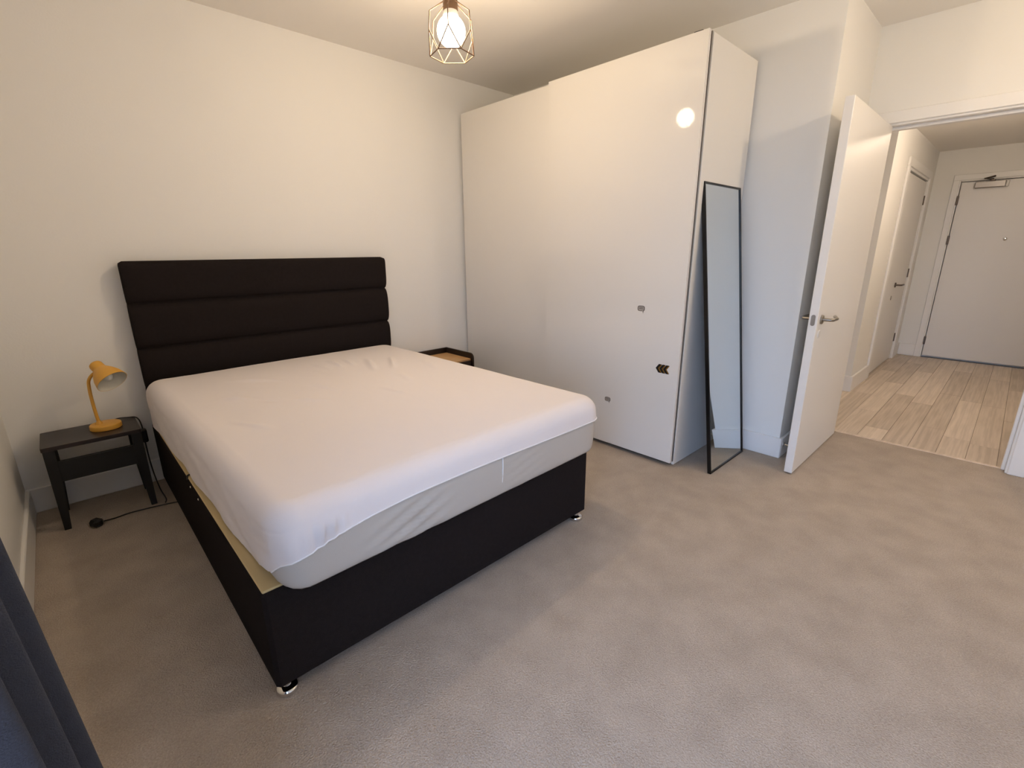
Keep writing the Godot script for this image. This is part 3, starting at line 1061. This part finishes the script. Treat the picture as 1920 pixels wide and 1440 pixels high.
# ------------------------------------------------------------------ bedside tables
func build_tables() -> void:
	# dark table by the left wall
	var x0 := 0.118
	var x1 := 0.506
	var z0 := 0.062
	var z1 := 0.348
	var y := 0.440
	var o := thing("bedside_table", "small dark wood bedside table by the left wall with tapered legs", "bedside table", Vector3(0, 0, 0))
	var top := PackedVector2Array()
	for c in [[x0, z0, 0.008], [x1, z0, 0.05], [x1, z1, 0.012], [x0, z1, 0.008]]:
		var i := top.size()
		var cx: float = c[0] + (c[2] if c[0] == x0 else -c[2])
		var cz: float = c[1] + (c[2] if c[1] == z0 else -c[2])
		var a0 := PI if (c[0] == x0 and c[1] == z0) else (-PI * 0.5 if c[1] == z0 else (0.0 if c[0] == x1 else PI * 0.5))
		for k in 6:
			var a := a0 + PI * 0.5 * k / 5.0
			top.append(Vector2(cx + cos(a) * c[2], cz + sin(a) * c[2]))
	var b := MB.new()
	# the prism's local z points down
	b.prism(top, 0.0, 0.020, Transform3D(Basis(Vector3(1, 0, 0), Vector3(0, 0, 1), Vector3(0, -1, 0)), Vector3(0, y, 0)))
	put("tabletop", b, M.ebony, o)
	for s in [[x0 + 0.004, z1 - 0.034, 1], [x1 - 0.046, z1 - 0.034, -1], [x0 + 0.004, z0 + 0.004, 1], [x1 - 0.046, z0 + 0.004, -1]]:
		var lg := MB.new()
		# tapers on its inner face
		var wide := 0.042
		var foot := 0.026
		var xa: float = s[0]
		var poly := PackedVector2Array([Vector2(xa, y - 0.019), Vector2(xa + wide, y - 0.019), Vector2(xa + wide, 0.25), Vector2(xa + (foot if s[2] > 0 else wide), 0.0), Vector2(xa + (0.0 if s[2] > 0 else wide - foot), 0.0), Vector2(xa, 0.25)])
		lg.prism(poly, s[1], s[1] + 0.030)
		put("leg", lg, M.ebony_dark, o)
	put("drawer_rail", bx(Vector3(x0 + 0.040, 0.252, z1 - 0.026), Vector3(x1 - 0.040, 0.358, z1 - 0.008), 0.002), M.ebony_dark, o)
	put("back_rail", bx(Vector3(x0 + 0.040, 0.352, z0 + 0.008), Vector3(x1 - 0.040, y - 0.019, z0 + 0.024), 0.002), M.ebony_dark, o)

	# tray-topped table between the bed and the wardrobe
	var a0 := 2.285
	var a1 := 2.722
	var b0 := 0.022
	var b1 := 0.402
	var p := thing("bedside_table", "dark bedside table with raised rim and light wood tray, beside the wardrobe", "bedside table", Vector3(0, 0, 0))
	put("tray", bx(Vector3(a0 + 0.012, 0.452, b0 + 0.012), Vector3(a1 - 0.012, 0.470, b1 - 0.030), 0.002), M.oak, p)
	put("back_rim", bx(Vector3(a0 + 0.012, 0.39, b0), Vector3(a1 - 0.012, 0.515, b0 + 0.014), 0.003), M.walnut, p)
	for s in [[a0, a0 + 0.014], [a1 - 0.014, a1]]:
		var side := PackedVector2Array()
		side.append(Vector2(b0, 0.39))
		side.append(Vector2(b0, 0.515))
		for k in 7:
			var an := PI * 0.5 * (1.0 - k / 6.0)
			side.append(Vector2(b1 - 0.040 + cos(an) * 0.040, 0.475 + sin(an) * 0.040))
		side.append(Vector2(b1, 0.39))
		var m := MB.new()
		m.prism(side, s[0], s[1], Transform3D(Basis(Vector3(0, 0, 1), Vector3(0, 1, 0), Vector3(1, 0, 0)), Vector3.ZERO))
		put("side_rim", m, M.walnut, p)
	put("front_rail", bx(Vector3(a0 + 0.012, 0.39, b1 - 0.034), Vector3(a1 - 0.012, 0.455, b1 - 0.016), 0.003), M.walnut, p)
	put("bottom_shelf", bx(Vector3(a0 + 0.012, 0.39, b0 + 0.012), Vector3(a1 - 0.012, 0.402, b1 - 0.034), 0.002), M.walnut, p)
	for s in [[a0 + 0.02, b0 + 0.02], [a1 - 0.02, b0 + 0.02], [a0 + 0.02, b1 - 0.04], [a1 - 0.02, b1 - 0.04]]:
		var lg := MB.new()
		lg.tube([Vector3(s[0], 0, s[1]), Vector3(s[0], 0.392, s[1])], [0.010, 0.016], 14)
		put("leg", lg, M.walnut, p)


# ------------------------------------------------------------------ yellow desk lamp
func build_desk_lamp() -> void:
	var o := thing("desk_lamp", "mustard yellow desk lamp, switched off, on the dark bedside table", "lamp", Vector3(0.375, 0.440, 0.200))
	var bs := MB.new()
	bs.lathe([Vector2(0, 0.0), Vector2(0.064, 0.0), Vector2(0.067, 0.003), Vector2(0.067, 0.022), Vector2(0.063, 0.027), Vector2(0.0, 0.030)], 40)
	put("base", bs, M.yellow, o)
	var st := MB.new()
	var s0 := Vector3(-0.024, 0.024, 0.0)
	var cu := Curve3D.new()
	cu.bake_interval = 0.008
	cu.add_point(s0, Vector3.ZERO, Vector3(-0.004, 0.08, 0.0))
	cu.add_point(Vector3(-0.026, 0.245, 0.005), Vector3(-0.006, -0.07, 0.0), Vector3(0.002, 0.03, 0.0))
	cu.add_point(Vector3(0.016, 0.308, 0.016), Vector3(-0.022, -0.012, 0.0), Vector3(0.01, 0.005, 0))
	st.tube(Array(cu.get_baked_points()), 0.0075, 12)
	put("stem", st, M.yellow, o)
	var bt := MB.new()
	bt.lathe([Vector2(0.017, 0.0), Vector2(0.016, 0.010), Vector2(0.010, 0.020), Vector2(0.008, 0.026)], 20, Transform3D(Basis.IDENTITY, Vector3(-0.024, 0.022, 0)))
	put("stem_collar", bt, M.yellow, o)
	# shade: axis points down, to the right and towards the room
	var ax := Vector3(0.379, -0.661, 0.648).normalized()
	var y := -ax
	var x := Vector3(0, 0, 1).cross(y).normalized()
	var z := x.cross(y)
	var xf := Transform3D(Basis(x, y, z), Vector3(0.016, 0.346, 0.005))
	var sd := MB.new()
	# outside, from the mouth up to the cap
	sd.lathe([Vector2(0.070, -0.130), Vector2(0.067, -0.114), Vector2(0.062, -0.094), Vector2(0.053, -0.074), Vector2(0.042, -0.056), Vector2(0.033, -0.044), Vector2(0.030, -0.036), Vector2(0.029, -0.010), Vector2(0.026, -0.002), Vector2(0.018, 0.004), Vector2(0.0, 0.006)], 40, xf)
	sd.lathe([Vector2(0.068, -0.1302), Vector2(0.070, -0.1300)], 40, xf)
	var shade := put("shade", sd, M.yellow, o)
	var inr := MB.new()
	inr.lathe([Vector2(0.0, -0.030), Vector2(0.028, -0.042), Vector2(0.040, -0.058), Vector2(0.051, -0.076), Vector2(0.060, -0.095), Vector2(0.065, -0.114), Vector2(0.0682, -0.1300)], 40, xf)
	put("shade_lining", inr, M.lamp_white, shade)
	var bu := MB.new()
	bu.lathe([Vector2(0.0, -0.118), Vector2(0.012, -0.114), Vector2(0.021, -0.100), Vector2(0.023, -0.088), Vector2(0.018, -0.070), Vector2(0.013, -0.055), Vector2(0.013, -0.032)], 24, xf)
	put("bulb", bu, M.bulb_off, shade)
	# its cable over the table edge, with an inline switch
	var pts := []
	for p in [Vector3(0.395, 0.447, 0.125), Vector3(0.43, 0.452, 0.100), Vector3(0.475, 0.447, 0.098), Vector3(0.513, 0.440, 0.112), Vector3(0.524, 0.40, 0.15), Vector3(0.522, 0.33, 0.17), Vector3(0.524, 0.20, 0.15), Vector3(0.530, 0.10, 0.14), Vector3(0.538, 0.02, 0.20), Vector3(0.545, 0.004, 0.32), Vector3(0.535, 0.004, 0.37)]:
		pts.append(p - o.position)
	var cb := put("cable", cable(pts), M.black_plastic, o)
	var sw := Vector3(0.522, 0.345, 0.172) - o.position
	put("inline_switch", bx(sw + Vector3(-0.013, -0.035, -0.020), sw + Vector3(0.016, 0.040, 0.022), 0.006), M.black_plastic, cb)


# ------------------------------------------------------------------ pendant lamps
func pendant(label: String, at: Vector3, energy: float) -> void:
	var o := thing("pendant_lamp", label, "pendant lamp", Vector3(at.x, 0, at.z))
	var rose := MB.new()
	rose.lathe([Vector2(0.0, H - 0.030), Vector2(0.030, H - 0.028), Vector2(0.045, H - 0.014), Vector2(0.048, H)], 28)
	put("ceiling_rose", rose, M.bronze, o)
	var cord := MB.new()
	cord.tube([Vector3(0, H - 0.02, 0), Vector3(0, 2.44, 0)], 0.004, 8)
	put("cord", cord, M.black_plastic, o)
	var hold := MB.new()
	hold.lathe([Vector2(0.0, 2.362), Vector2(0.031, 2.362), Vector2(0.033, 2.366), Vector2(0.031, 2.440), Vector2(0.022, 2.450), Vector2(0.0, 2.450)], 28)
	put("lamp_holder", hold, M.bronze, o)
	# bulb with the light inside it
	var bulb := MB.new()
	var prof := []
	for k in 15:
		var a := -PI * 0.5 + PI * 0.79 * k / 14.0
		prof.append(Vector2(cos(a) * 0.064, 2.284 + sin(a) * 0.064))
	prof.append(Vector2(0.033, 2.343))
	bulb.lathe(prof, 36)
	var bm := put("bulb", bulb, M.glow, o)
	bm.set_meta("label", "glowing round bulb")
	var neck := MB.new()
	neck.lathe([Vector2(0.0, 2.342), Vector2(0.034, 2.342), Vector2(0.035, 2.345), Vector2(0.030, 2.364)], 28)
	put("bulb_neck", neck, M.white_plastic, o)
	var lt := OmniLight3D.new()
	lt.name = "bulb_light"
	lt.light_color = Color(1.0, 0.885, 0.745)
	lt.light_energy = energy
	lt.light_size = 0.05
	lt.omni_range = 14.0
	lt.omni_attenuation = 2.0
	lt.shadow_enabled = true
	lt.position = Vector3(0, 2.284, 0)
	o.add_child(lt)
	# cage: rings of six joined by uprights and zigzags
	var rings := [[2.392, 0.034, 0.0], [2.345, 0.100, 0.0], [2.272, 0.106, 0.0], [2.188, 0.100, PI / 6.0]]
	var P := []
	for q in rings:
		var r := []
		for k in 6:
			var a: float = TAU * k / 6.0 + q[2] + 0.245
			r.append(Vector3(cos(a) * q[1], q[0], sin(a) * q[1]))
		P.append(r)
	var bars := []
	for k in 6:
		var k2 := (k + 1) % 6
		for i in [0, 3]:
			bars.append([P[i][k], P[i][k2]])
		bars.append([P[0][k], P[1][k]])
		bars.append([P[1][k], P[2][k]])
		bars.append([P[2][k], P[3][k]])
		bars.append([P[2][k2], P[3][k]])
		# bottom: the ring closes over a short inset
	for bar in bars:
		var t := MB.new()
		t.tube(bar, 0.0026, 6)
		put("cage_bar", t, M.cage, o)


# ------------------------------------------------------------------ curtain in the near left corner
func build_curtain() -> void:
	var o := thing("curtain", "dark navy curtain hanging in the near left corner of the photo", "curtain", Vector3(0, 0, 0))
	var rows := []
	var back := []
	var MM := 60
	var N := 96
	for i in MM + 1:
		var y := lerpf(0.02, 2.505, float(i) / MM)
		var row := PackedVector3Array()
		var rb := PackedVector3Array()
		for j in N + 1:
			var t := float(j) / N
			var q := curtain_point(t, y)
			var q2 := curtain_point(t + 0.002, y)
			var d := (q2 - q).normalized()
			var nn := Vector3(-d.z, 0, d.x)
			row.append(q)
			rb.append(q + nn * 0.003)
		var loop := PackedVector3Array()
		loop.append_array(row)
		rb.reverse()
		loop.append_array(rb)
		rows.append(loop)
	var b := MB.new()
	b.surf(rows, true, Vector3(1, 0, 0))
	put("cloth", b, M.curtain, o)
	var pole := thing("curtain_pole", "dark metal curtain pole above the window", "curtain pole", Vector3(0, 0, 0))
	var p := MB.new()
	p.tube([Vector3(0.085, 2.530, 2.40), Vector3(0.085, 2.530, 4.60)], 0.012, 14)
	put("rod", p, M.black_metal, pole)
	for z in [2.45, 4.50]:
		var br := MB.new()
		br.tube([Vector3(0.0, 2.530, z), Vector3(0.085, 2.530, z)], 0.007, 10)
		put("bracket", br, M.black_metal, pole)
	for k in 9:
		var rg := MB.new()
		var pts := []
		var z := 2.485 + k * 0.034
		for m in 17:
			var a := TAU * m / 16.0
			pts.append(Vector3(0.085 + cos(a) * 0.019, 2.520 + sin(a) * 0.019, z))
		rg.tube(pts, 0.0025, 6, false)
		put("ring", rg, M.black_metal, pole)


func curtain_point(t: float, y: float) -> Vector3:
	# along the wall from its leading edge (t = 0) towards the camera, in folds
	var fall := clampf((2.505 - y) / 2.48, 0.0, 1.0)
	var z := 2.47 + t * 0.30
	var amp := lerpf(0.022, 0.058, fall)
	var mid := lerpf(0.085, 0.172, fall)
	var x := mid + amp * cos(t * TAU * 2.4 - 0.5) + 0.012 * sin(t * 31.0 + y * 1.3) * fall
	return Vector3(maxf(x, 0.022), y, z)


# ------------------------------------------------------------------ cables, plug, door stop
func cable(pts: Array, r := 0.0032) -> MB:
	var cu := Curve3D.new()
	cu.bake_interval = 0.012
	for i in pts.size():
		var a: Vector3 = pts[maxi(i - 1, 0)]
		var c: Vector3 = pts[mini(i + 1, pts.size() - 1)]
		var tn: Vector3 = (c - a) / 6.0
		cu.add_point(pts[i], -tn, tn)
	var b := MB.new()
	b.tube(Array(cu.get_baked_points()), r, 8)
	return b


func build_small() -> void:
	# cord with its plug on the carpet
	var pc := thing("power_cord", "black cord with a plug lying on the carpet by the dark bedside table", "power cord")
	put("cable", cable([Vector3(0.270, 0.012, 0.395), Vector3(0.32, 0.004, 0.380), Vector3(0.374, 0.004, 0.370), Vector3(0.443, 0.004, 0.378), Vector3(0.50, 0.0042, 0.388), Vector3(0.55, 0.0042, 0.40), Vector3(0.60, 0.0042, 0.42), Vector3(0.66, 0.0042, 0.46)]), M.black_plastic, pc)
	var xp := Transform3D(Basis(Vector3.UP, 0.55), Vector3(0.245, 0.0, 0.405))
	var b := MB.new()
	b.box(Vector3(-0.026, 0.001, -0.024), Vector3(0.020, 0.040, 0.024), 0.010, xp)
	var pl := put("plug", b, M.black_plastic, pc)
	for p in [[0.012, 0.0], [0.027, -0.011], [0.027, 0.011]]:
		var pn := MB.new()
		pn.box(Vector3(0.018, p[0] - 0.002, p[1] - 0.003), Vector3(0.038, p[0] + 0.002, p[1] + 0.003), 0.001, xp)
		put("pin", pn, M.chrome, pl)
	# door stop on the baseboard behind the open door
	var ds := thing("door_stop", "small door stop with black tip on the baseboard behind the door", "door stop", Vector3(3.612, 0.088, ZR + 0.018))
	var xf := Transform3D(Basis(Vector3(1, 0, 0), Vector3(0, 0, 1), Vector3(0, -1, 0)), Vector3.ZERO)
	var st := MB.new()
	st.lathe([Vector2(0.014, 0.0), Vector2(0.014, 0.004), Vector2(0.006, 0.008), Vector2(0.006, 0.050), Vector2(0.0, 0.050)], 16, xf)
	put("stem", st, M.chrome, ds)
	var tp := MB.new()
	tp.lathe([Vector2(0.0, 0.046), Vector2(0.010, 0.046), Vector2(0.011, 0.050), Vector2(0.011, 0.064), Vector2(0.008, 0.068), Vector2(0.0, 0.068)], 16, xf)
	# the lathe runs from foot to tip
	put("rubber_tip", tp, M.black_plastic, ds)
